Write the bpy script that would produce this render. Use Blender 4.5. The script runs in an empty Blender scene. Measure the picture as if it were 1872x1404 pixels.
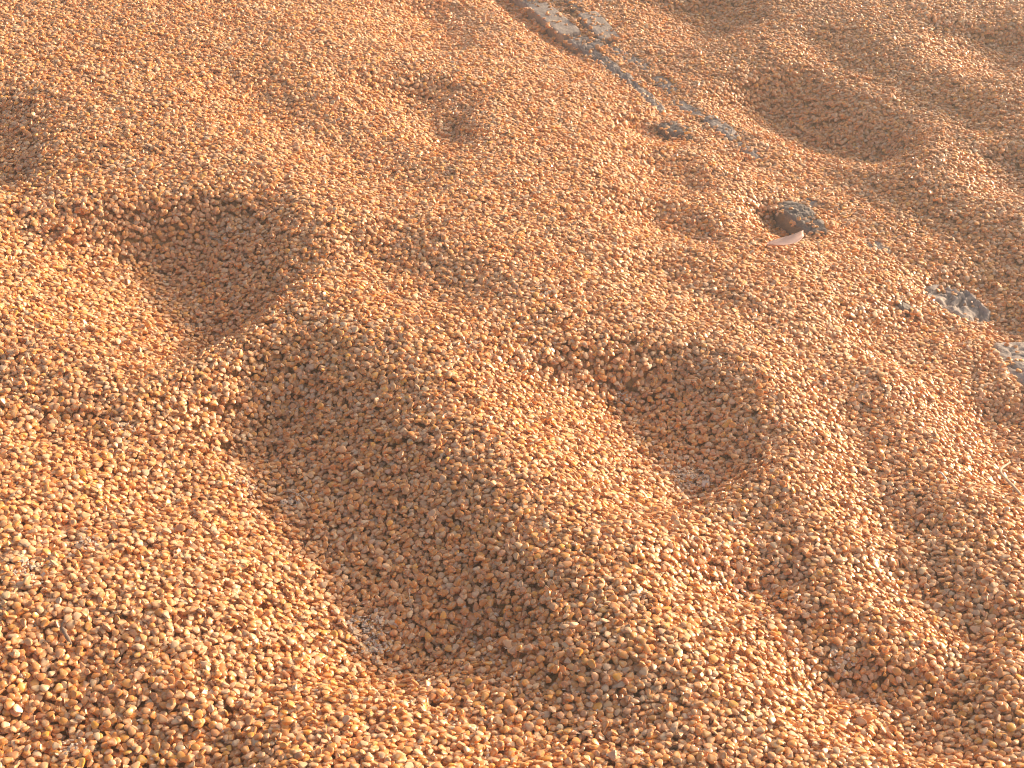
import bpy, bmesh, math, random
import numpy as np
from mathutils import Vector, Matrix, Euler, Quaternion

SC = bpy.context.scene
COL = SC.collection
rng = np.random.default_rng(7)
R = math.radians

# ------------------------------------------------------------------ camera
VEIL_DENSITY = 0.028
CAM_H, PITCH, FPX = 1.56, 35.0, 2828.0          # focal length in pixels of an 1872 px wide picture
cd = bpy.data.cameras.new('camera')
cam = bpy.data.objects.new('camera', cd); COL.objects.link(cam)
cam.location = (0, 0, CAM_H)
cam.rotation_euler = (R(90 - PITCH), 0, 0)
cd.sensor_width = 36.0
cd.lens = 36.0 * FPX / 1872.0
cd.clip_start = 0.05; cd.clip_end = 3000
SC.camera = cam

# ------------------------------------------------------------------ light
SUN_EL, SUN_AZ = 12.5, 58.0                     # azimuth clockwise from +Y
w = bpy.data.worlds.new("World"); SC.world = w; w.use_nodes = True
nt = w.node_tree; nt.nodes.clear()
sky = nt.nodes.new('ShaderNodeTexSky'); sky.sky_type = 'NISHITA'; sky.sun_disc = False
sky.sun_elevation = R(SUN_EL); sky.sun_rotation = R(SUN_AZ)
sky.dust_density = 8.0; sky.air_density = 0.7; sky.ozone_density = 0.0
bg = nt.nodes.new('ShaderNodeBackground'); bg.inputs['Strength'].default_value = 0.15
wo = nt.nodes.new('ShaderNodeOutputWorld')
nt.links.new(sky.outputs[0], bg.inputs[0]); nt.links.new(bg.outputs[0], wo.inputs[0])
sl = bpy.data.lights.new('sun', 'SUN'); sl.energy = 3.5; sl.angle = R(1.0); sl.color = (1.0, 0.80, 0.60)
sun = bpy.data.objects.new('sun', sl); COL.objects.link(sun)
sd = Vector((math.sin(R(SUN_AZ)) * math.cos(R(SUN_EL)), math.cos(R(SUN_AZ)) * math.cos(R(SUN_EL)), math.sin(R(SUN_EL))))
sun.rotation_euler = sd.to_track_quat('Z', 'Y').to_euler()
sun.location = sd * 20
SC.view_settings.view_transform = 'Standard'; SC.view_settings.look = 'None'
SC.view_settings.gamma = 1.0; SC.view_settings.use_curve_mapping = False
SC.view_settings.exposure = 0.82
SC.cycles.max_bounces = 8; SC.cycles.diffuse_bounces = 5; SC.cycles.filter_width = 1.1

# ------------------------------------------------------------------ helpers
def vnoise(x, y, seed=0):
    xi = np.floor(x).astype(np.int64); yi = np.floor(y).astype(np.int64)
    fx = x - xi; fy = y - yi
    fx = fx * fx * (3 - 2 * fx); fy = fy * fy * (3 - 2 * fy)
    def h(a, b):
        n = (a * 374761393 + b * 668265263 + seed * 982451653) & 0x7fffffff
        n = ((n ^ (n >> 13)) * 1274126177) & 0x7fffffff
        return ((n ^ (n >> 16)) & 0xffff) / 65535.0
    return ((h(xi, yi) * (1 - fx) + h(xi + 1, yi) * fx) * (1 - fy) + (h(xi, yi + 1) * (1 - fx) + h(xi + 1, yi + 1) * fx) * fy) * 2 - 1

def fbm(x, y, seed=0, oct=4):
    s = 0; a = 1.0
    for k in range(oct):
        s = s + a * vnoise(x * 2 ** k + 13.7 * k, y * 2 ** k - 7.1 * k, seed + k); a *= 0.5
    return s / 1.9

def tag(o, label=None, cat=None, group=None, kind=None):
    if label: o['label'] = label
    if cat: o['category'] = cat
    if group: o['group'] = group
    if kind: o['kind'] = kind
    return o

def mesh_obj(name, verts, faces, m, parent=None, smooth=True):
    me = bpy.data.meshes.new(name)
    me.from_pydata([tuple(v) for v in verts], [], [tuple(f) for f in faces])
    me.materials.append(m)
    if smooth: me.polygons.foreach_set('use_smooth', [True] * len(me.polygons))
    me.update()
    o = bpy.data.objects.new(name, me); COL.objects.link(o)
    if parent: o.parent = parent
    return o

# the frame of the place: a low line of buried kerb runs away from the camera, the heap rises left of it
L0 = np.array([0.0, 3.634]); L1 = np.array([0.828, 2.08])
ld = (L1 - L0) / np.linalg.norm(L1 - L0)
ln = np.array([ld[1], -ld[0]])                   # towards the left
def macro(x, y):
    s = (x - L0[0]) * ln[0] + (y - L0[1]) * ln[1]
    left = 0.34 * (1 - np.exp(-np.maximum(s, 0) / 1.1))
    right = 0.05 * (1 - np.exp(np.minimum(s, 0) / 0.5))
    return 0.16 + left + right

cp, sp = math.cos(R(PITCH)), math.sin(R(PITCH))
def ray(px, py):
    a = (px - 936) / FPX; b = (702 - py) / FPX
    return np.array([a, cp + b * sp, -sp + b * cp])
def spot(px, py, dz=0.0):                        # the point of the heap's broad surface that one sees there
    d = ray(px, py); t = 1.0
    for _ in range(60):
        p = d * t
        z = CAM_H + p[2]
        e = z - (float(macro(p[0], p[1])) + dz)
        t += e / (-d[2]) * 0.7
    return np.array([d[0] * t, d[1] * t]), t * np.linalg.norm(d)

# troughs trodden and raked into the heap: (valley line, width of the bank on the sunward side, depth factor, lee factor)
TR = [
 ([(258,425),(280,490),(332,575),(400,628),(490,665)], 300, .9, 1.0),
 ([(430,640),(490,690),(560,725)], 200, .4, 1.0),
 ([(420,700),(452,790),(500,910),(560,990),(620,1080),(670,1170),(735,1270),(840,1380)], 380, .8, .85),
 ([(735,1250),(850,1340),(960,1440)], 300, .3, .9),
 ([(800,1050),(880,1150),(970,1240),(1080,1340),(1190,1430)], 200, .42, 1.0),
 ([(880,590),(960,630),(1040,670)], 130, .2, 1.0),
 ([(1085,675),(1138,750),(1195,830),(1275,912),(1360,965)], 280, .92, 1.0),
 ([(1300,910),(1370,1010),(1430,1110)], 200, .45, 1.0),
 ([(1330,1010),(1370,1110),(1450,1185),(1530,1240),(1620,1290)], 190, .72, 1.0),
 ([(1320,550),(1430,640),(1550,730)], 140, .35, 1.0),
 ([(1535,710),(1556,800),(1590,890),(1625,980),(1665,1070)], 150, .75, 1.0),
 ([(1610,1010),(1670,1110),(1765,1175),(1860,1210)], 170, .7, 1.0),
 ([(1595,1210),(1635,1300),(1660,1450)], 230, .7, 1.0),
 ([(1640,560),(1700,650),(1790,740)], 130, .45, 1.0),
 ([(1790,730),(1805,820),(1850,900),(1910,960)], 170, .8, 1.0),
 ([(1350,175),(1430,236),(1520,280),(1600,298),(1700,304)], 170, .95, .7),
 ([(1450,60),(1540,125),(1660,180),(1760,225),(1840,290)], 110, .45, .8),
 ([(1268,10),(1290,62),(1350,88)], 130, .6, 1.0),
 ([(1812,70),(1828,125),(1900,150)], 130, .7, 1.0),
 ([(1430,285),(1530,345),(1640,390),(1740,400)], 100, .42, .8),
 ([(1640,390),(1760,450),(1890,560)], 110, .35, 1.0),
 ([(1840,280),(1850,340),(1900,380)], 110, .6, 1.0),
 ([(738,165),(765,225),(820,262),(890,268)], 150, .65, 1.0),
 ([(768,10),(795,98),(880,125)], 130, .55, 1.0),
 ([(-60,190),(-20,330),(50,350),(110,345)], 150, .7, 1.0),
 ([(620,430),(690,490),(780,540),(870,600)], 170, .42, 1.0),
 ([(380,130),(480,210),(600,270),(680,325),(760,362),(870,385)], 150, .36, 1.0),
 ([(1185,290),(1205,345),(1320,362)], 110, .6, 1.0),
 ([(1185,385),(1210,438),(1330,450)], 120, .7, 1.0),
 ([(1140,475),(1240,550),(1340,585)], 140, .42, 1.0),
 ([(1385,390),(1418,446),(1476,462)], 100, 1.0, .7),
 ([(1560,580),(1590,640),(1660,700)], 130, .55, 1.0),
 ([(1720,500),(1815,590),(1900,660)], 100, .5, 1.0),
 ([(-80,1300),(60,1400),(300,1470),(500,1500)], 420, .4, 1.0),
 ([(100,720),(170,850),(330,940)], 190, .38, 1.0),
 ([(-60,640),(20,720),(90,830)], 170, .3, 1.0),
 ([(40,930),(170,1010),(330,1080)], 150, .22, 1.0),
 ([(1130,225),(1180,262),(1262,266)], 90, .6, .8),
 ([(850,-40),(940,50),(1010,98),(1085,160)], 58, .9, .5),
]
TRW = []
for pts, wpx, dep, lee in TR:
    P = []; D = []
    sink = wpx * np.mean([spot(*p)[1] for p in pts]) / FPX * .95 * .45 * dep * .8      # the valley lies this much lower
    for p in pts:
        q, d = spot(*p, dz=-sink); P.append(q); D.append(d)
    TRW.append((np.array(P), wpx * np.mean(D) / FPX * .95, dep, lee))

SUNV = np.array([math.sin(R(SUN_AZ)), math.cos(R(SUN_AZ))])
def trough(x, y, P, wd, dep, lee):
    best = np.full(x.shape, 1e9); sgn = np.ones(x.shape); tt = np.zeros(x.shape)
    seg = np.linalg.norm(np.diff(P, axis=0), axis=1); cum = np.concatenate([[0], np.cumsum(seg)]); tot = cum[-1]
    for k in range(len(P) - 1):
        a = P[k]; e = P[k + 1] - a; l = seg[k]
        t = np.clip(((x - a[0]) * e[0] + (y - a[1]) * e[1]) / (l * l), 0, 1)
        dx = x - a[0] - t * e[0]; dy = y - a[1] - t * e[1]
        d = np.hypot(dx, dy)
        c = e[0] * (y - a[1]) - e[1] * (x - a[0])
        m = d < best
        best = np.where(m, d, best); sgn = np.where(m, np.sign(c), sgn); tt = np.where(m, (cum[k] + t * l) / tot, tt)
    # soft side: which side of the valley, measured towards the sun
    s = best * sgn
    plus = np.clip(s / wd, 0, 3); minus = np.clip(-s / (wd * 1.15 * lee), 0, 3)
    fp = np.where(plus < 1.15, 1 - np.clip((plus - 0.06) / 1.0, 0, 1), 0)
    fp = 0.6 * fp + 0.4 * fp * fp * (3 - 2 * fp)
    crest = 0.09 * np.exp(-((plus - 1.12) / 0.42) ** 2) * (s > 0)
    fp = fp + 0.0
    # round the crest
    fp = np.where(plus < 1.2, 0.5 * (fp + np.sqrt(fp * fp + 0.004)), 0.03 * np.exp(-(plus - 1.2) * 6))
    fm = np.clip(1 - minus, 0, 1); fm = 0.5 * (fm + np.sqrt(fm * fm + 0.012)) * np.exp(-np.maximum(minus - 1, 0) * 4)
    f = np.where(s > 0, fp, fm)
    # fade past the ends
    dl0 = np.hypot(x - P[0][0], y - P[0][1]); dl1 = np.hypot(x - P[-1][0], y - P[-1][1])
    taper = np.clip(tt / 0.22, 0, 1) * np.clip((1 - tt) / 0.22, 0, 1)
    taper = taper * taper * (3 - 2 * taper)
    endf = 0.12 + 0.88 * taper
    far = np.exp(-np.maximum(best - 0, 0) ** 2 / (wd * 1.6) ** 2)
    at_end = (tt <= 0.0001) | (tt >= 0.9999)
    f = np.where(at_end, f * np.exp(-(best / (wd * 0.55)) ** 2), f)
    return -wd * 0.47 * dep * f * endf + wd * 0.47 * dep * crest * endf * taper * far

X0, X1, Y0, Y1 = -1.6, 2.3, 0.65, 5.0
CS = 0.0095
nx = int((X1 - X0) / CS); ny = int((Y1 - Y0) / CS)
gx = X0 + np.arange(nx) * CS; gy = Y0 + np.arange(ny) * CS
GX, GY = np.meshgrid(gx, gy)
base = macro(GX, GY)
low = np.zeros_like(base)
for a in TRW: low += trough(GX, GY, *a)
low += 0.007 * fbm(GX * 5, GY * 5, 3) + 0.0035 * fbm(GX * 16, GY * 16, 9, 3)
hf = base + low
hf = 0.012 + 0.5 * ((hf - 0.012) + np.sqrt((hf - 0.012) ** 2 + 0.0004))
for _ in range(2):                               # loose grain slumps: soften the edges a little
    hp = np.pad(hf, 1, mode='edge')
    hf = (hp[1:-1, 1:-1] * 4 + hp[:-2, 1:-1] + hp[2:, 1:-1] + hp[1:-1, :-2] + hp[1:-1, 2:]) / 8
def samp(A, x, y):
    u = np.clip((np.asarray(x) - X0) / CS, 0, nx - 1.001); v = np.clip((np.asarray(y) - Y0) / CS, 0, ny - 1.001)
    i = u.astype(int); j = v.astype(int); fu = u - i; fv = v - j
    return (A[j, i] * (1 - fu) + A[j, i + 1] * fu) * (1 - fv) + (A[j + 1, i] * (1 - fu) + A[j + 1, i + 1] * fu) * fv
def hit(px, py, dz=0.0):                         # march to the finished heap surface
    d = ray(px, py); t = 0.9
    while t < 8:
        x, y = d[0] * t, d[1] * t
        if CAM_H + d[2] * t < float(samp(hf, x, y)) + dz: break
        t += 0.004
    return np.array([x, y])

# ------------------------------------------------------------------ materials
def mat(name):
    m = bpy.data.materials.new(name); m.use_nodes = True
    n = m.node_tree.nodes; b = n['Principled BSDF']
    return m, n, m.node_tree.links, b

def kernel_material():
    m, n, l, b = mat('corn_kernel')
    at = n.new('ShaderNodeAttribute'); at.attribute_type = 'INSTANCER'; at.attribute_name = 'tint'
    zn = n.new('ShaderNodeAttribute'); zn.attribute_type = 'GEOMETRY'; zn.attribute_name = 'zone'
    sep = n.new('ShaderNodeSeparateColor'); l.new(zn.outputs['Color'], sep.inputs[0])
    def mix(a, bcol, f, amt):
        x = n.new('ShaderNodeMix'); x.data_type = 'RGBA'
        mm = n.new('ShaderNodeMath'); mm.operation = 'MULTIPLY'; mm.inputs[1].default_value = amt
        l.new(f, mm.inputs[0]); l.new(mm.outputs[0], x.inputs[0])
        l.new(a, x.inputs[6]); x.inputs[7].default_value = bcol
        return x.outputs[2]
    c = mix(at.outputs['Color'], (0.84, 0.54, 0.26, 1), sep.outputs[2], 0.5)     # paler crown
    c = mix(c, (0.84, 0.62, 0.38, 1), sep.outputs[1], 0.75)                       # germ
    c = mix(c, (0.72, 0.52, 0.34, 1), sep.outputs[0], 0.8)                        # tip cap
    tc = n.new('ShaderNodeTexCoord')
    ns = n.new('ShaderNodeTexNoise'); ns.inputs['Scale'].default_value = 420; ns.inputs['Detail'].default_value = 3
    l.new(tc.outputs['Object'], ns.inputs['Vector'])
    rp = n.new('ShaderNodeMapRange'); rp.inputs[1].default_value = 0.45; rp.inputs[2].default_value = 0.75
    rp.inputs[3].default_value = 0.0; rp.inputs[4].default_value = 0.38
    l.new(ns.outputs[0], rp.inputs[0])
    x = n.new('ShaderNodeMix'); x.data_type = 'RGBA'; x.inputs[7].default_value = (0.68, 0.50, 0.36, 1)   # dust
    l.new(rp.outputs[0], x.inputs[0]); l.new(c, x.inputs[6])
    l.new(x.outputs[2], b.inputs['Base Color'])
    b.inputs['Roughness'].default_value = 0.33
    b.inputs['Specular IOR Level'].default_value = 0.6
    bp = n.new('ShaderNodeBump'); bp.inputs['Strength'].default_value = 0.25; bp.inputs['Distance'].default_value = 0.0006
    l.new(ns.outputs[0], bp.inputs['Height']); l.new(bp.outputs[0], b.inputs['Normal'])
    return m
M_K = kernel_material()

def heap_material():
    m, n, l, b = mat('buried_corn')
    tc = n.new('ShaderNodeTexCoord')
    v = n.new('ShaderNodeTexVoronoi'); v.inputs['Scale'].default_value = 115; v.inputs['Randomness'].default_value = 1
    l.new(tc.outputs['Object'], v.inputs['Vector'])
    cr = n.new('ShaderNodeValToRGB'); sepc = n.new('ShaderNodeSeparateColor')
    l.new(v.outputs['Color'], sepc.inputs[0]); l.new(sepc.outputs[0], cr.inputs[0])
    e = cr.color_ramp.elements
    e[0].color = (0.42, 0.19, 0.06, 1); e[1].color = (0.72, 0.50, 0.28, 1)
    k = cr.color_ramp.elements.new(0.4); k.color = (0.60, 0.28, 0.07, 1)
    k = cr.color_ramp.elements.new(0.7); k.color = (0.64, 0.38, 0.15, 1)
    l.new(cr.outputs[0], b.inputs['Base Color']); b.inputs['Roughness'].default_value = 0.6
    mt = n.new('ShaderNodeMath'); mt.operation = 'MULTIPLY'; mt.inputs[1].default_value = -1
    l.new(v.outputs['Distance'], mt.inputs[0])
    bp = n.new('ShaderNodeBump'); bp.inputs['Strength'].default_value = 1.0; bp.inputs['Distance'].default_value = 0.006
    l.new(mt.outputs[0], bp.inputs['Height']); l.new(bp.outputs[0], b.inputs['Normal'])
    return m
M_H = heap_material()

def concrete(name, c1, c2, scale, rough=0.9, bump=0.004):
    m, n, l, b = mat(name)
    tc = n.new('ShaderNodeTexCoord')
    ns = n.new('ShaderNodeTexNoise'); ns.inputs['Scale'].default_value = scale; ns.inputs['Detail'].default_value = 9; ns.inputs['Roughness'].default_value = 0.65
    l.new(tc.outputs['Object'], ns.inputs['Vector'])
    cr = n.new('ShaderNodeValToRGB'); l.new(ns.outputs[0], cr.inputs[0])
    cr.color_ramp.elements[0].position = 0.3; cr.color_ramp.elements[1].position = 0.7
    cr.color_ramp.elements[0].color = (*c1, 1); cr.color_ramp.elements[1].color = (*c2, 1)
    l.new(cr.outputs[0], b.inputs['Base Color']); b.inputs['Roughness'].default_value = rough
    n2 = n.new('ShaderNodeTexNoise'); n2.inputs['Scale'].default_value = scale * 5; n2.inputs['Detail'].default_value = 6
    l.new(tc.outputs['Object'], n2.inputs['Vector'])
    bp = n.new('ShaderNodeBump'); bp.inputs['Strength'].default_value = 0.6; bp.inputs['Distance'].default_value = bump
    l.new(n2.outputs[0], bp.inputs['Height']); l.new(bp.outputs[0], b.inputs['Normal'])
    return m
M_G = concrete('yard_concrete', (0.24, 0.20, 0.17), (0.34, 0.29, 0.25), 6)
M_C = concrete('kerb_concrete', (0.30, 0.25, 0.22), (0.46, 0.40, 0.36), 42, bump=0.003)
M_S = concrete('dark_stone', (0.17, 0.145, 0.13), (0.28, 0.24, 0.21), 50, bump=0.003)

def plain(name, c, rough=0.7, var=0.12, scale=60, transl=0.0):
    m, n, l, b = mat(name)
    tc = n.new('ShaderNodeTexCoord')
    ns = n.new('ShaderNodeTexNoise'); ns.inputs['Scale'].default_value = scale; ns.inputs['Detail'].default_value = 4
    l.new(tc.outputs['Object'], ns.inputs['Vector'])
    cr = n.new('ShaderNodeValToRGB'); l.new(ns.outputs[0], cr.inputs[0])
    cr.color_ramp.elements[0].color = (*[max(0, v * (1 - 2 * var)) for v in c], 1)
    cr.color_ramp.elements[1].color = (*[min(1, v * (1 + 2 * var)) for v in c], 1)
    l.new(cr.outputs[0], b.inputs['Base Color']); b.inputs['Roughness'].default_value = rough
    return m
M_CH = plain('pale_chaff', (0.70, 0.56, 0.44), 0.8, scale=200)
M_ST = plain('dry_straw', (0.52, 0.38, 0.27), 0.6)
M_TW = plain('brown_twig', (0.27, 0.19, 0.14), 0.8)
M_LF = plain('pink_husk', (0.74, 0.50, 0.42), 0.55)
M_WH = plain('white_chip', (0.72, 0.66, 0.62), 0.7)

# ------------------------------------------------------------------ ground and heap
def sheet(name, xs, ys, Z, m):
    n1, n2 = len(xs), len(ys)
    A, B = np.meshgrid(xs, ys)
    V = np.stack([A.ravel(), B.ravel(), Z.ravel()], 1).astype(np.float32)
    i = np.arange(n2 - 1)[:, None] * n1 + np.arange(n1 - 1)[None, :]
    F = np.stack([i, i + 1, i + n1 + 1, i + n1], -1).reshape(-1, 4)
    me = bpy.data.meshes.new(name)
    me.vertices.add(len(V)); me.vertices.foreach_set('co', V.ravel())
    me.loops.add(F.size); me.loops.foreach_set('vertex_index', F.ravel().astype(np.int32))
    me.polygons.add(len(F)); me.polygons.foreach_set('loop_start', (np.arange(len(F)) * 4).astype(np.int32))
    me.polygons.foreach_set('loop_total', np.full(len(F), 4, np.int32))
    me.polygons.foreach_set('use_smooth', np.ones(len(F), bool))
    me.update(calc_edges=True); me.validate(); me.materials.append(m)
    o = bpy.data.objects.new(name, me); COL.objects.link(o)
    return o
g = mesh_obj('ground', [(-900, -900, 0), (900, -900, 0), (900, 900, 0), (-900, 900, 0)], [(0, 1, 2, 3)], M_G, smooth=False)
tag(g, 'grey concrete yard under and around the heap of corn', kind='structure')
# fine grid where one looks, running on outwards in growing steps
ext = np.cumsum(0.012 * 1.22 ** np.arange(27))
xs = np.concatenate([X0 - ext[::-1], gx, gx[-1] + ext]); ys = np.concatenate([Y0 - ext[::-1], gy, gy[-1] + ext])
XX, YY = np.meshgrid(xs, ys)
ZZ = samp(hf, XX, YY)
out = np.maximum(np.maximum(X0 - XX, XX - gx[-1]), np.maximum(Y0 - YY, YY - gy[-1])); out = np.maximum(out, 0)
ZZ = ZZ + (0.03 * fbm(XX * 2.2, YY * 2.2, 21)) * np.clip(out / 0.4, 0, 1)
ZZ = ZZ * (1 - np.clip((out - 2.0) / 4, 0, 1)) - 0.02 * np.clip((out - 2.0) / 4, 0, 1)
heap = sheet('corn_heap', xs, ys, ZZ, M_H)
heap.location.z = -0.003
tag(heap, 'rippled heap of orange corn spread over the yard to dry', kind='stuff')

# added scattering box: imitates the lens glare that pales the far shade
hm = bpy.data.materials.new('veil_volume'); hm.use_nodes = True
hn = hm.node_tree; hn.nodes.clear()
pv = hn.nodes.new('ShaderNodeVolumePrincipled'); pv.inputs['Color'].default_value = (0.95, 0.88, 0.84, 1)
pv.inputs['Density'].default_value = VEIL_DENSITY; pv.inputs['Anisotropy'].default_value = 0.35
ho = hn.nodes.new('ShaderNodeOutputMaterial'); hn.links.new(pv.outputs[0], ho.inputs['Volume'])
if VEIL_DENSITY > 0:
    v8 = [(x, y, z) for z in (-1.0, 1.75) for x, y in ((-905, -905), (905, -905), (905, 905), (-905, 905))]
    hz = mesh_obj('glare_veil', v8, [(3, 2, 1, 0), (4, 5, 6, 7), (0, 1, 5, 4), (1, 2, 6, 5), (2, 3, 7, 6), (3, 0, 4, 7)], hm, smooth=False)
    tag(hz, 'thin pale veil added over the heap in place of lens glare', kind='stuff')

# ------------------------------------------------------------------ stones and kerb
HC = 0.002
NX = int((X1 - X0) / HC); NY = int((Y1 - Y0) / HC)
hx = X0 + np.arange(NX) * HC; hy = Y0 + np.arange(NY) * HC
HXg, HYg = np.meshgrid(hx, hy)
H = samp(hf, HXg, HYg).astype(np.float32)
BARE = np.zeros(H.shape, np.float32)

def rock(name, p0, p1, width, rise, m, seed, rough=0.004, power=4.0, tilt=0.0, parent=None, bare=0.9, drop=0.17, rise1=None, nudge=0):
    """a slab or stone whose upper side follows the axis p0-p1 (points of the heap surface seen in the picture)"""
    a = hit(*p0); b = hit(*p1); c = (a + b) / 2; L = np.linalg.norm(b - a) / 2
    e = (b - a) / (2 * L); f = np.array([-e[1], e[0]])
    c = c + f * nudge
    za = float(samp(hf, *a)) + rise; zb = float(samp(hf, *b)) + (rise if rise1 is None else rise1)
    W = width / 2
    def top(u, v):                               # u, v in metres from the middle
        z = (za + zb) / 2 + (zb - za) / 2 * u / L + tilt * v
        k = 1.0 / max(width, 0.04)
        z = z + rough * fbm(u * 2.2 * k, v * 3.0 * k, seed) + rough * .45 * fbm(u * 9 * k, v * 9 * k, seed + 5) - rough * .8 * np.exp(-(fbm(u * 3.1 * k + 4, v * 2.0 * k, seed + 40, 3) / .07) ** 2) * (power < 5)
        r = (np.abs(u / L) ** power + np.abs(v / W) ** power)
        z = z - 0.25 * min(W, 0.03) * np.clip(r, 0, 1) ** 3 * (0.35 if power > 5 else 1.0)
        return z
    def edge(th):                                # ragged outline
        cs, sn = np.cos(th), np.sin(th)
        r = (np.abs(cs) ** power + np.abs(sn) ** power) ** (-1 / power)
        j = 1 + (0.02 if power > 5 else 0.12) * fbm(2.3 * cs + 5 + seed, 2.3 * sn + 5, seed + 11) + (0.01 if power > 5 else .05) * vnoise(9 * cs, 9 * sn, seed)
        return r * j
    nt_, nr = 84, 22
    th = np.linspace(0, 2 * math.pi, nt_, endpoint=False)
    V = []; F = []
    for i in range(nr + 1):
        q = (i / nr) ** 0.85
        r = edge(th) * q
        u = L * r * np.cos(th); v = W * r * np.sin(th)
        z = top(u, v)
        for k in range(nt_): V.append((c[0] + e[0] * u[k] + f[0] * v[k], c[1] + e[1] * u[k] + f[1] * v[k], z[k]))
    for q, dz in ((1.015, 0.006), (1.03, 0.03), (1.05, drop)):
        r = edge(th) * q; u = L * r * np.cos(th); v = W * r * np.sin(th)
        z = top(L * edge(th) * np.cos(th), W * edge(th) * np.sin(th)) - dz
        uu = u + 0.002 * vnoise(th * 9, th * 0 + dz * 300, seed); vv = v + 0.003 * vnoise(th * 7, th * 0 + dz * 200, seed + 2)
        for k in range(nt_): V.append((c[0] + e[0] * uu[k] + f[0] * vv[k], c[1] + e[1] * uu[k] + f[1] * vv[k], z[k]))
    rings = nr + 4
    for i in range(rings - 1):
        for k in range(nt_):
            k2 = (k + 1) % nt_
            F.append((i * nt_ + k, (i + 1) * nt_ + k, (i + 1) * nt_ + k2, i * nt_ + k2))
    F.append(tuple(range((rings - 1) * nt_, rings * nt_))[::-1])
    V = np.array(V); F = [x for x in F]
    org = np.array([c[0], c[1], (za + zb) / 2 - drop])
    o = mesh_obj(name, V - org, F, m, smooth=True)
    if parent is None: o.location = org
    else: o.location = org; o.parent = parent
    # stand it in the height map that the grain falls on
    ext = max(L, W) * 1.3
    i0 = max(int((c[0] - ext - X0) / HC), 0); i1 = min(int((c[0] + ext - X0) / HC), NX); j0 = max(int((c[1] - ext - Y0) / HC), 0); j1 = min(int((c[1] + ext - Y0) / HC), NY)
    if i1 > i0 and j1 > j0:
        x = HXg[j0:j1, i0:i1] - c[0]; y = HYg[j0:j1, i0:i1] - c[1]
        u = x * e[0] + y * e[1]; v = x * f[0] + y * f[1]
        t = np.arctan2(v / W, u / L); rr = np.hypot(u / L, v / W) / edge(t)
        z = top(u, v)
        ins = rr < 1.0
        sub = H[j0:j1, i0:i1]; bs = BARE[j0:j1, i0:i1]
        out_of = ins & (z > sub - 0.001)
        bs[out_of] = bare
        sub[ins] = np.maximum(sub[ins], z[ins])
    return o

kerb = bpy.data.objects.new('concrete_kerb', None); COL.objects.link(kerb)
tag(kerb, 'broken grey concrete kerb half buried in corn, running down from the top edge', 'kerb', kind='thing')
rock('kerb_block', (905, -30), (984, 28), 0.046, 0.020, M_C, 31, .005, 3.0, parent=kerb)
rock('kerb_block', (980, 24), (1044, 80), 0.055, 0.026, M_C, 1, .0012, 10, parent=kerb, bare=.97)
rock('kerb_block', (1012, -20), (1068, 28), 0.040, 0.018, M_C, 2, .002, 8, parent=kerb, bare=.7)
rock('kerb_block', (1072, 34), (1116, 84), 0.050, 0.018, M_C, 3, .0015, 9, parent=kerb, bare=.93)
rock('kerb_block', (1040, 80), (1098, 98), 0.060, 0.018, M_C, 4, .005, 3, parent=kerb, bare=.95)
rock('kerb_block', (1062, 92), (1160, 168), 0.034, 0.019, M_C, 5, .007, 3.0, parent=kerb, bare=.97)
rock('kerb_block', (1104, 88), (1186, 136), 0.036, 0.012, M_C, 6, .004, 3, parent=kerb, bare=.88)
rock('kerb_block', (1163, 168), (1208, 212), 0.034, 0.014, M_C, 7, .004, 2.8, parent=kerb, bare=.95)
rock('kerb_block', (1196, 146), (1232, 176), 0.034, 0.012, M_C, 8, .003, 2.8, parent=kerb, bare=.9)
rock('kerb_block', (1230, 192), (1286, 224), 0.030, 0.012, M_C, 9, .003, 2.8, parent=kerb, bare=.92)
rock('kerb_block', (1290, 220), (1346, 264), 0.038, 0.014, M_C, 10, .003, 3, parent=kerb, bare=.96)
rock('kerb_block', (1346, 268), (1386, 300), 0.030, 0.012, M_C, 11, .003, 2.8, parent=kerb, bare=.9)
rock('kerb_block', (1462, 368), (1536, 400), 0.050, 0.010, M_C, 12, .003, 2.8, parent=kerb, bare=.6)
o = rock('stone', (1430, 388), (1490, 438), 0.055, 0.026, M_S, 13, .004, 2.8, bare=.97, nudge=.004)
tag(o, 'dark grey rounded stone in the shaded hole beside the pink husk', 'stone')
o = rock('stone', (1206, 240), (1262, 258), 0.050, 0.022, M_S, 14, .004, 2.4, bare=.85)
tag(o, 'small dark stone at the foot of the bank, below the broken kerb', 'stone')
o = rock('stone', (1690, 530), (1798, 604), 0.095, 0.018, M_C, 15, .011, 2.6, tilt=-.08, bare=.97)
tag(o, 'large rough grey rock with a cracked face, sunlit, near the right edge', 'stone')
o = rock('stone', (1588, 452), (1622, 474), 0.030, 0.015, M_C, 16, .003, 2.4, bare=.85)
tag(o, 'small grey stone just showing between the dark stone and the large rough rock', 'stone')
o = rock('stone', (1640, 566), (1668, 582), 0.022, 0.016, M_S, 17, .002, 2.4, bare=.9)
tag(o, 'tiny dark grey stone left of the large rough rock', 'stone')
o = rock('stone', (1846, 640), (1910, 720), 0.10, 0.022, M_C, 18, .006, 3, bare=.97)
tag(o, 'flat pale grey stone cut off by the right edge of the photo', 'stone')

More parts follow.
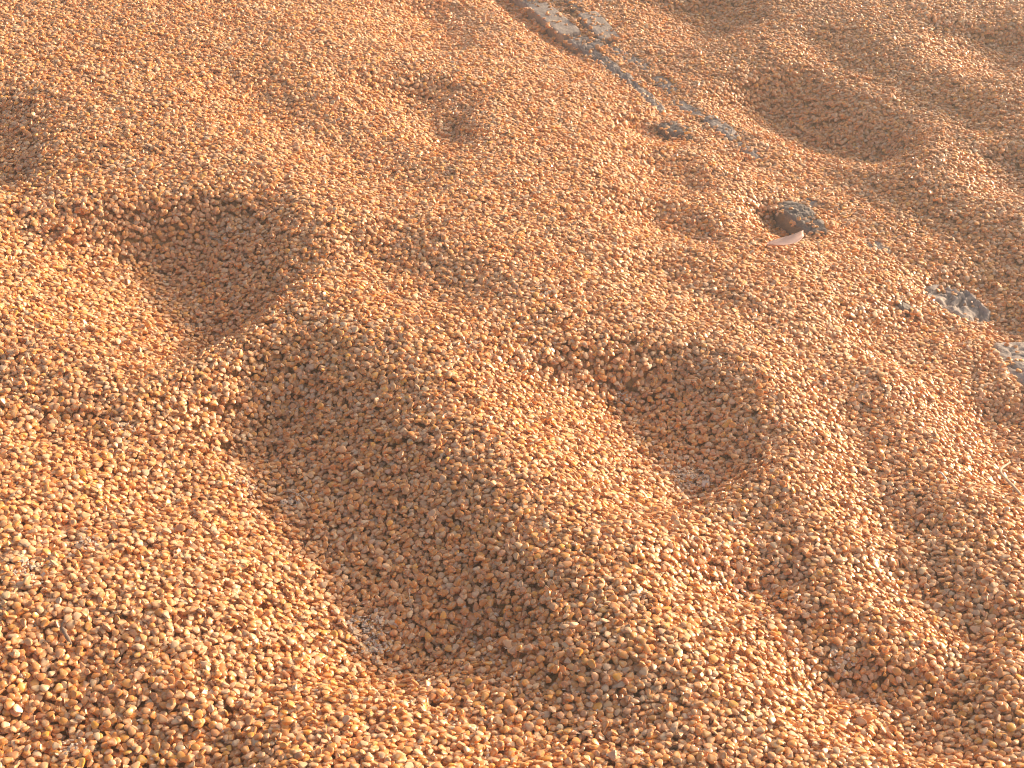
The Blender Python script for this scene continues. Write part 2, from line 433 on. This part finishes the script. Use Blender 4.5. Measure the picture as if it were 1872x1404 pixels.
# ------------------------------------------------------------------ kernels
def kernel_mesh(name, seed, kind='dent'):
    r = random.Random(seed)
    NR, NS = 9, 12
    V = []; Z = []
    hl, hw, ht = 1.0, 0.84 + r.uniform(-.07, .07), 0.38 + r.uniform(-.05, .05)
    tipw = r.uniform(.34, .46); dent = r.uniform(.03, .16); bend = r.uniform(-.08, .08); ang = r.uniform(-.12, .12)
    for i in range(NR):
        u = -1 + 2 * (i / (NR - 1)) ** 0.95
        uu = max(-1, min(1, u))
        a = (uu + 1) / 2
        wv = tipw + (1 - tipw) * min(1, a / 0.62) ** 0.9
        if a > 0.62: wv *= math.sqrt(max(0, 1 - ((a - 0.62) / 0.395) ** 3.4))
        tv = 0.50 + 0.5 * math.sin(min(1, a / 0.6) * math.pi / 2)
        if a > 0.6: tv *= math.sqrt(max(0.02, 1 - ((a - 0.6) / 0.41) ** 3.2))
        if kind == 'round': wv = math.sqrt(max(0, 1 - (uu * .98) ** 2)) ** .85; tv = wv * 1.35
        if i == 0: wv *= .78; tv *= .7
        for k in range(NS):
            t = 2 * math.pi * k / NS
            cs, sn = math.cos(t), math.sin(t)
            y = math.copysign(abs(cs) ** 0.68, cs) * hw * wv
            z = math.copysign(abs(sn) ** 0.5, sn) * ht * tv
            x = uu * hl + ang * y - (.06 * (y / hw) ** 2 if a > .5 else 0)
            germ = 0.0
            if sn > 0.2 and kind != 'round':
                q = ((uu + .12) / .62) ** 2 + (y / (hw * .42)) ** 2
                if q < 1: germ = 1 - q ** 2; z -= ht * .22 * (1 - q)
            z += bend * uu * uu
            y += 0.03 * r.uniform(-1, 1); z += 0.02 * r.uniform(-1, 1)
            tip = max(0, min(1, (-.72 - uu) / .2)); cr = max(0, min(1, (uu - .62) / .3))
            if kind == 'broken' and uu > .05: x = .05 + (uu - .05) * .12 + .2 * y; germ = .9
            V.append((x, y, z)); Z.append((tip, germ, cr, 1))
    a0 = len(V); V.append((-hl * 1.04, 0, 0)); Z.append((1, 0, 0, 1))
    xl = sum(V[(NR - 1) * NS + k][0] for k in range(NS)) / NS
    V.append((xl - dent * (kind == 'dent'), 0, bend)); Z.append((0, 0, 1, 1) if kind != 'broken' else (0, 1, 1, 1))
    F = []
    for i in range(NR - 1):
        for k in range(NS):
            k2 = (k + 1) % NS
            F.append((i * NS + k, i * NS + k2, (i + 1) * NS + k2, (i + 1) * NS + k))
    for k in range(NS):
        k2 = (k + 1) % NS
        F.append((a0, k2, k)); F.append((a0 + 1, (NR - 1) * NS + k, (NR - 1) * NS + k2))
    s = 0.0042
    me = bpy.data.meshes.new(name)
    me.from_pydata([(x * s, y * s, z * s) for x, y, z in V], [], F)
    me.polygons.foreach_set('use_smooth', [True] * len(me.polygons))
    ca = me.color_attributes.new('zone', 'FLOAT_COLOR', 'POINT')
    ca.data.foreach_set('color', [c for z in Z for c in z])
    me.materials.append(M_K); me.update()
    bm = bmesh.new(); bm.from_mesh(me)
    for ed in bm.edges:
        if len(ed.link_faces) == 2 and ed.calc_face_angle() > 0.62: ed.smooth = False
    bm.to_mesh(me); bm.free(); me.update()
    return me
KM = [kernel_mesh('corn_kernel', 10 + i) for i in range(6)] + [kernel_mesh('corn_kernel', 50, 'round'), kernel_mesh('corn_kernel', 60, 'broken')]

# spots to drop at: seen ground with a margin for a step to the side
SP = 0.0054
LAYERS = 1.75
xs_ = np.arange(X0 + .05, X1 - .05, SP); ys_ = np.arange(Y0 + .05, Y1 - .05, SP)
pts = []
for lay in range(2):
    A, B = np.meshgrid(xs_, ys_)
    A = A + rng.uniform(-.5, .5, A.shape) * SP; B = B + rng.uniform(-.5, .5, A.shape) * SP
    P = np.stack([A.ravel(), B.ravel()], 1)
    if lay == 1: P = P[rng.random(len(P)) < LAYERS - 1]
    P = P[rng.permutation(len(P))]
    pts.append(P)
P = np.concatenate(pts)
dx = P[:, 0]; dy = P[:, 1]; dz = samp(hf, dx, dy) - CAM_H
dep = dy * cp - dz * sp; sx = FPX * dx / dep + 936; sy = 702 - FPX * (dy * sp + dz * cp) / dep
keep = (sx > -260 - 60) & (sx < 1872 + 300) & (sy > -150) & (sy < 1404 + 400)
P = P[keep]
N = len(P)
print('kernels dropped', N)
gyv, gxv = np.gradient(hf, CS)
sxg = samp(gxv, P[:, 0], P[:, 1]); syg = samp(gyv, P[:, 0], P[:, 1])
nrm = np.stack([-sxg, -syg, np.ones(N)], 1); nrm /= np.linalg.norm(nrm, axis=1)[:, None]
tilt = np.abs(rng.normal(0, R(15), N)); edgeon = rng.random(N) < .10
tilt = np.where(edgeon, rng.uniform(R(30), R(75), N), tilt)
ta = rng.uniform(0, 2 * np.pi, N)
# axis of the kernel's flat side: surface normal tilted by `tilt` in direction ta
t1 = np.cross(nrm, [0.0, 1.0, 0.0]); t1 /= np.linalg.norm(t1, axis=1)[:, None]; t2 = np.cross(nrm, t1)
zax = nrm * np.cos(tilt)[:, None] + (t1 * np.cos(ta)[:, None] + t2 * np.sin(ta)[:, None]) * np.sin(tilt)[:, None]
sp_ = rng.uniform(0, 2 * np.pi, N)
q1 = np.cross(zax, [0.31, 0.95, 0.02]); q1 /= np.linalg.norm(q1, axis=1)[:, None]; q2 = np.cross(zax, q1)
xax = q1 * np.cos(sp_)[:, None] + q2 * np.sin(sp_)[:, None]
yax = np.cross(zax, xax)
flip = np.where(rng.random(N) < .5, -1.0, 1.0)[:, None]
zax = zax * flip; yax = yax * flip
var = rng.choice(8, N, p=[.15, .15, .14, .14, .13, .13, .07, .09])
size = np.clip(rng.normal(1.0, .14, N), .62, 1.34)
S3 = np.stack([size * rng.uniform(.9, 1.12, N), size * rng.uniform(.88, 1.1, N), size * rng.uniform(.85, 1.25, N)], 1)
half = S3 * np.array([.0042, .0035, .0017]) * np.where(var == 6, 1.0, 1.0)[:, None]
K = 4; n_ = 2 * K + 1
oy, ox = np.mgrid[-K:K + 1, -K:K + 1] * HC
BOT = np.empty((N, n_, n_), np.float32); TOP = np.empty((N, n_, n_), np.float32)
for c0 in range(0, N, 20000):
    s_ = slice(c0, c0 + 20000)
    Rm = np.stack([xax[s_], yax[s_], zax[s_]], 2)
    A = np.einsum('nij,nj,nkj->nik', Rm, 1 / half[s_] ** 2, Rm)
    X_ = ox[None]; Y_ = oy[None]
    a33 = A[:, 2, 2][:, None, None]
    bq = A[:, 0, 2][:, None, None] * X_ + A[:, 1, 2][:, None, None] * Y_
    cq = A[:, 0, 0][:, None, None] * X_ ** 2 + 2 * A[:, 0, 1][:, None, None] * X_ * Y_ + A[:, 1, 1][:, None, None] * Y_ ** 2 - 1
    dis = bq ** 2 - a33 * cq
    ok = dis > 0; rt = np.sqrt(np.where(ok, dis, 0))
    BOT[s_] = np.where(ok, (-bq - rt) / a33, 1e3); TOP[s_] = np.where(ok, (-bq + rt) / a33, -1e3)
ci = np.rint((P[:, 0] - X0) / HC).astype(int); cj = np.rint((P[:, 1] - Y0) / HC).astype(int)
bare_p = BARE[cj, ci]; alive = rng.random(N) > bare_p * np.where(rng.random(N) < .97, 1.0, .6)
offs = rng.integers(-3, 4, (N, 4, 2))
PZ = np.full(N, np.nan); PI_ = ci.copy(); PJ_ = cj.copy()
mx = np.maximum
for k in np.nonzero(alive)[0]:
    bt = BOT[k]; best = 1e9
    i0 = ci[k]; j0 = cj[k]
    for q in ((0, 0), *offs[k]):
        i = i0 + q[0]; j = j0 + q[1]
        z = (H[j - K:j + K + 1, i - K:i + K + 1] - bt).max()
        if z < best and BARE[j, i] <= bare_p[k]: best = z; bi = i; bj = j
    best -= 0.0011
    sub = H[bj - K:bj + K + 1, bi - K:bi + K + 1]
    mx(sub, TOP[k] + best, out=sub)
    PZ[k] = best; PI_[k] = bi; PJ_[k] = bj
PX = X0 + PI_ * HC + rng.uniform(-.0009, .0009, N); PY = Y0 + PJ_ * HC + rng.uniform(-.0009, .0009, N)
# what still shows: its own top is the top of the pile there
topz = np.where(np.isnan(PZ), -9, PZ) + TOP[:, K, K]
vis = alive & (topz > H[PJ_, PI_] - 0.0004)
ids = np.nonzero(alive)[0]
# drop those wholly buried
Hc = H[PJ_, PI_]
buried = alive & (topz < Hc - 0.0075)
ids = np.nonzero(alive & ~buried)[0]
print('kernels kept', len(ids))

# tints: real kernel colours
PAL = np.array([(.74, .32, .08), (.80, .39, .10), (.70, .36, .16), (.72, .43, .24), (.82, .60, .40), (.58, .27, .12), (.86, .44, .07)])
cls = rng.choice(7, N, p=[.30, .22, .20, .12, .05, .05, .06])
tint = PAL[cls] * np.array([1.0, .90, .78]) * rng.uniform(.85, 1.12, N)[:, None] * rng.uniform(.95, 1.05, (N, 3))
drift = fbm(PX * 7, PY * 7, 77); tint *= (1 + .10 * drift)[:, None]; dusty = np.clip(.22 + .35 * fbm(PX * 4, PY * 4, 88), 0, .6)[:, None] * rng.uniform(0, 1, (N, 1)); tint = tint * (1 - dusty) + np.array([.74, .45, .27]) * dusty
tint[var == 7] = tint[var == 7] * .45 + np.array([.74, .6, .42]) * .55
tint = np.clip(tint, 0.01, .9)
dy_ = PY; dzz = np.nan_to_num(PZ) - CAM_H
depth = dy_ * cp - dzz * sp; u_ = FPX * PX / depth + 936; v_ = 702 - FPX * (dy_ * sp + dzz * cp) / depth
Rall = np.stack([xax, yax, zax], 2)

# the nearest kernels, one object each
cand = np.nonzero(vis & (u_ > 6) & (u_ < 1866) & (v_ < 1400) & (v_ > 1200))[0]
cand = cand[np.argsort(-v_[cand])][:300]
PALN = ['deep orange', 'golden orange', 'brownish orange', 'dusty tan', 'pale cream', 'reddish brown', 'bright yellow']
first = {}
for k in cand:
    o = bpy.data.objects.new('corn_kernel', KM[var[k]]); COL.objects.link(o)
    M4 = Matrix([[Rall[k, i, j] * S3[k, j] for j in range(3)] + [0] for i in range(3)] + [[0, 0, 0, 1]])
    M4.translation = Vector((PX[k], PY[k], PZ[k])); o.matrix_world = M4
    o['tint'] = [float(c) for c in tint[k]]
    col = 'broken pale' if var[k] == 7 else PALN[cls[k]]
    side = ('left part', 'middle', 'right part')[int(min(2, u_[k] // 624))]
    tag(o, f'{col} corn kernel in the nearest rows, along the {side} of the bottom edge', 'corn kernel', 'corn kernels along the bottom edge of the photo')
    first.setdefault(int(var[k]), o)
own = np.zeros(N, bool); own[cand] = True
ids = ids[~own[ids]]

# all the others: one object of points, each carrying a kernel
me = bpy.data.meshes.new('corn_kernels')
me.vertices.add(len(ids)); me.vertices.foreach_set('co', np.stack([PX[ids], PY[ids], PZ[ids]], 1).astype(np.float32).ravel())
def to_euler(Rm):
    ry = np.arcsin(np.clip(-Rm[:, 2, 0], -1, 1)); rx = np.arctan2(Rm[:, 2, 1], Rm[:, 2, 2]); rz = np.arctan2(Rm[:, 1, 0], Rm[:, 0, 0])
    return np.stack([rx, ry, rz], 1)
E = to_euler(Rall[ids])
for nm, arr in (('turn', E), ('size', S3[ids])):
    a = me.attributes.new(nm, 'FLOAT_VECTOR', 'POINT'); a.data.foreach_set('vector', arr.astype(np.float32).ravel())
a = me.attributes.new('tint', 'FLOAT_COLOR', 'POINT'); a.data.foreach_set('color', np.concatenate([tint[ids], np.ones((len(ids), 1))], 1).astype(np.float32).ravel())
a = me.attributes.new('variant', 'INT', 'POINT'); a.data.foreach_set('value', var[ids].astype(np.int32))
me.materials.append(M_K)
ko = bpy.data.objects.new('corn_kernels', me); COL.objects.link(ko)
tag(ko, 'countless orange and yellow corn kernels covering the rippled heap', kind='stuff')
ng = bpy.data.node_groups.new('kernels_on_points', 'GeometryNodeTree')
ng.interface.new_socket('Geometry', in_out='INPUT', socket_type='NodeSocketGeometry'); ng.interface.new_socket('Geometry', in_out='OUTPUT', socket_type='NodeSocketGeometry')
N_ = ng.nodes; LK = ng.links
gi = N_.new('NodeGroupInput'); go = N_.new('NodeGroupOutput')
jn = N_.new('GeometryNodeJoinGeometry')
for v in sorted(first):
    oi = N_.new('GeometryNodeObjectInfo'); oi.transform_space = 'ORIGINAL'; oi.inputs['Object'].default_value = first[v]; oi.inputs['As Instance'].default_value = False
    g2 = N_.new('GeometryNodeGeometryToInstance'); LK.new(oi.outputs['Geometry'], g2.inputs[0]); LK.new(g2.outputs[0], jn.inputs[0])
def named(nm, t):
    x = N_.new('GeometryNodeInputNamedAttribute'); x.data_type = t; x.inputs['Name'].default_value = nm
    return [s for s in x.outputs if s.enabled and s.name == 'Attribute'][0]
m2p = N_.new('GeometryNodeMeshToPoints'); LK.new(gi.outputs[0], m2p.inputs['Mesh'])
ip = N_.new('GeometryNodeInstanceOnPoints'); LK.new(m2p.outputs[0], ip.inputs['Points']); LK.new(jn.outputs[0], ip.inputs['Instance'])
ip.inputs['Pick Instance'].default_value = True
LK.new(named('variant', 'INT'), ip.inputs['Instance Index'])
LK.new(named('turn', 'FLOAT_VECTOR'), ip.inputs['Rotation']); LK.new(named('size', 'FLOAT_VECTOR'), ip.inputs['Scale'])
LK.new(ip.outputs[0], go.inputs[0])
md = ko.modifiers.new('kernels', 'NODES'); md.node_group = ng

# ------------------------------------------------------------------ chaff, straws, husk
def surf(x, y):
    i = int(round((x - X0) / HC)); j = int(round((y - Y0) / HC))
    return float(np.median(H[j - 2:j + 3, i - 2:i + 3]))
rr = random.Random(4)
CV = []; CF = []
def flake(x, y, s, lift=0.0):
    z = surf(x, y) + 0.0012 + lift
    n = rr.choice([4, 5, 5, 6]); b = len(CV); ph = rr.uniform(0, 6.28)
    el = rr.uniform(.18, 1); tx, ty = rr.gauss(0, .35), rr.gauss(0, .35); c, s2 = math.cos(ph), math.sin(ph)
    ring = []
    for k in range(n):
        t = 2 * math.pi * k / n; r = s * rr.uniform(.7, 1.2)
        a, d = r * math.cos(t), r * el * math.sin(t)
        ring.append((x + a * c - d * s2, y + a * s2 + d * c))
    for X_, Y_ in ring: CV.append((X_, Y_, z + tx * (X_ - x) + ty * (Y_ - y) + rr.uniform(-.0004, .0004)))
    CV.append((x, y, z + s * .25))
    for k in range(n): CF.append((b + k, b + (k + 1) % n, b + n))
for (Pw, wd, dep_, lee) in TRW[:10]:
    for _ in range(70):
        k = rr.randrange(len(Pw) - 1); t = rr.random()
        q = Pw[k] * (1 - t) + Pw[k + 1] * t
        x, y = q[0] + rr.gauss(.008, .014), q[1] + rr.gauss(.0, .014)
        if X0 + .05 < x < X1 - .05 and Y0 + .05 < y < Y1 - .05: flake(x, y, rr.uniform(.0012, .0034))
def patch(px, py, n, sx_, s0=.0014, s1=.0036):
    q = hit(px, py)
    for _ in range(int(n * 2.2)): flake(q[0] + rr.gauss(0, sx_), q[1] + rr.gauss(0, sx_), rr.uniform(s0, s1))
for px, py, n, s_ in ((672, 1165, 50, .012), (690, 1195, 40, .010), (1140, 745, 25, .010), (1272, 895, 60, .014), (1235, 880, 30, .012), (232, 795, 20, .008), (455, 905, 20, .01), (130, 1380, 12, .008), (865, 640, 20, .006), (1540, 1230, 20, .01), (990, 540, 30, .012), (430, 440, 20, .02), (60, 1060, 25, .012), (160, 1010, 20, .01), (540, 930, 25, .01)):
    patch(px, py, n, s_)
for _ in range(5500):
    k = ids[rr.randrange(len(ids))]
    flake(PX[k] + rr.uniform(-.004, .004), PY[k] + rr.uniform(-.004, .004), rr.uniform(.0008, .0026))
ch = mesh_obj('corn_chaff', CV, CF, M_CH, smooth=False)
tag(ch, 'pale flakes of chaff and husk dust lying among the kernels', kind='stuff')

def stalk(p0, p1, r0, r1, m, name, label, cat, lift=.003, arch=.004, bendxy=.0, group=None):
    a = hit(*p0); b = hit(*p1); NSg = 14; V = []; F = []; ns = 7
    L = np.linalg.norm(b - a); e = (b - a) / L; f = np.array([-e[1], e[0]])
    zs = [surf(*(a * (1 - t) + b * t)) for t in np.linspace(0, 1, NSg)]
    lo, hi = zs[0], zs[-1]
    base_z = max(z - (lo * (1 - i / (NSg - 1)) + hi * i / (NSg - 1)) for i, z in enumerate(zs))
    C_ = []
    for i, t in enumerate(np.linspace(0, 1, NSg)):
        q = a * (1 - t) + b * t + f * bendxy * L * math.sin(math.pi * t) + f * L * .015 * math.sin(9 * t)
        C_.append(Vector((q[0], q[1], lo * (1 - t) + hi * t + base_z * .6 + r0 * .5 + lift * .3 + arch * math.sin(math.pi * t))))
    for i, c in enumerate(C_):
        d = (C_[min(i + 1, NSg - 1)] - C_[max(i - 1, 0)]).normalized()
        s1 = d.cross(Vector((0, 0, 1))).normalized(); s2 = s1.cross(d)
        t = i / (NSg - 1); r = r0 * (1 - t) + r1 * t
        r *= 1.25 if i in (4, 9) else 1.0
        for k in range(ns):
            w_ = 2 * math.pi * k / ns
            V.append(c + s1 * r * math.cos(w_) + s2 * r * .7 * math.sin(w_))
    for i in range(NSg - 1):
        for k in range(ns):
            k2 = (k + 1) % ns; F.append((i * ns + k, i * ns + k2, (i + 1) * ns + k2, (i + 1) * ns + k))
    F.append(tuple(range(ns))[::-1]); F.append(tuple(range((NSg - 1) * ns, NSg * ns)))
    org = C_[0]
    o = mesh_obj(name, [v - org for v in V], F, m); o.location = org
    return tag(o, label, cat, group)
stalk((1843, 858), (1862, 918), .0016, .0024, M_ST, 'straw', 'curved pale straw standing out at the right edge, below the dark hollow', 'straw', arch=.008, bendxy=-.12)
stalk((117, 1166), (133, 1196), .0026, .0018, M_TW, 'twig', 'short brown twig stub among kernels in the lower left corner', 'twig')
stalk((519, 910), (566, 948), .0011, .0007, M_ST, 'straw', 'thin bent straw at the foot of the large shaded bank, left of centre', 'straw', bendxy=.12)
stalk((749, 1095), (752, 1130), .0006, .0005, M_ST, 'straw', 'fine upright straw in the shaded hollow below the centre', 'straw', arch=.006)
stalk((330, 165), (352, 196), .0007, .0005, M_ST, 'straw', 'fine straight straw lying high on the slope in the upper left', 'straw')
stalk((1712, 876), (1730, 896), .0016, .0008, M_WH, 'straw', 'short whitish straw on the sunlit ridge, left of the curved one', 'straw')
stalk((1683, 930), (1722, 948), .0008, .0006, M_ST, 'straw', 'slanting golden straw below the short whitish one near the right edge', 'straw')
stalk((640, 1278), (646, 1300), .0010, .0006, M_TW, 'twig', 'tiny dark twig on the sunlit slope near the bottom, left of centre', 'twig')
stalk((97, 205), (110, 222), .0012, .0006, M_ST, 'straw', 'stubby straw beside the shaded hollow at the upper left edge', 'straw')

def husk():
    a = hit(1402, 462); b = hit(1460, 462); L = np.linalg.norm(b - a); e = (b - a) / L; f = np.array([-e[1], e[0]])
    V = []; F = []; n1, n2 = 14, 7
    z0 = max(surf(*a), surf(*b), surf(*((a + b) / 2))) + .004
    for side in (0, 1):
        for i in range(n1):
            t = i / (n1 - 1); wv = .013 * math.sin(math.pi * (t * .9 + .05)) ** .8 * (1 - .35 * t)
            for k in range(n2):
                s_ = k / (n2 - 1) * 2 - 1
                q = a + e * L * t + f * (wv * s_ - .010 * math.sin(math.pi * t) - (.012 * max(0, t - .45)))
                z = z0 + .006 * s_ * s_ * (1 - t * .4) + .0008 * math.sin(s_ * 9) + .004 * t * t * (1 + s_)
                V.append((q[0] - a[0], q[1] - a[1], z - z0 - side * .0006))
    o2 = n1 * n2
    for i in range(n1 - 1):
        for k in range(n2 - 1):
            q = (i * n2 + k, (i + 1) * n2 + k, (i + 1) * n2 + k + 1, i * n2 + k + 1)
            F.append(q); F.append(tuple(o2 + v for v in q[::-1]))
    bd = [k for k in range(n2)] + [i * n2 + n2 - 1 for i in range(1, n1)] + [(n1 - 1) * n2 + k for k in range(n2 - 2, -1, -1)] + [i * n2 for i in range(n1 - 2, 0, -1)]
    for x in range(len(bd)):
        p, q = bd[x], bd[(x + 1) % len(bd)]; F.append((p, q, q + o2, p + o2))
    o = mesh_obj('dry_husk', V, F, M_LF); o.location = (a[0], a[1], z0)
    tag(o, 'pink curled dry husk lying in front of the dark stone', 'husk')
husk()
q = hit(1288, 902)
bm = bmesh.new(); bmesh.ops.create_cube(bm, size=1)
for v in bm.verts: v.co = Vector((v.co.x * .0105 + .001 * v.co.y, v.co.y * .0090, v.co.z * .0035))
bmesh.ops.bevel(bm, geom=bm.edges[:], offset=.0006, segments=2, affect='EDGES')
me = bpy.data.meshes.new('white_chip'); bm.to_mesh(me); bm.free(); me.materials.append(M_WH)
o = bpy.data.objects.new('white_chip', me); COL.objects.link(o); o.location = (q[0], q[1], surf(*q) + .003); o.rotation_euler = (R(38), R(8), R(10))
tag(o, 'small square whitish chip at the bottom of the large hollow right of centre', 'chip')
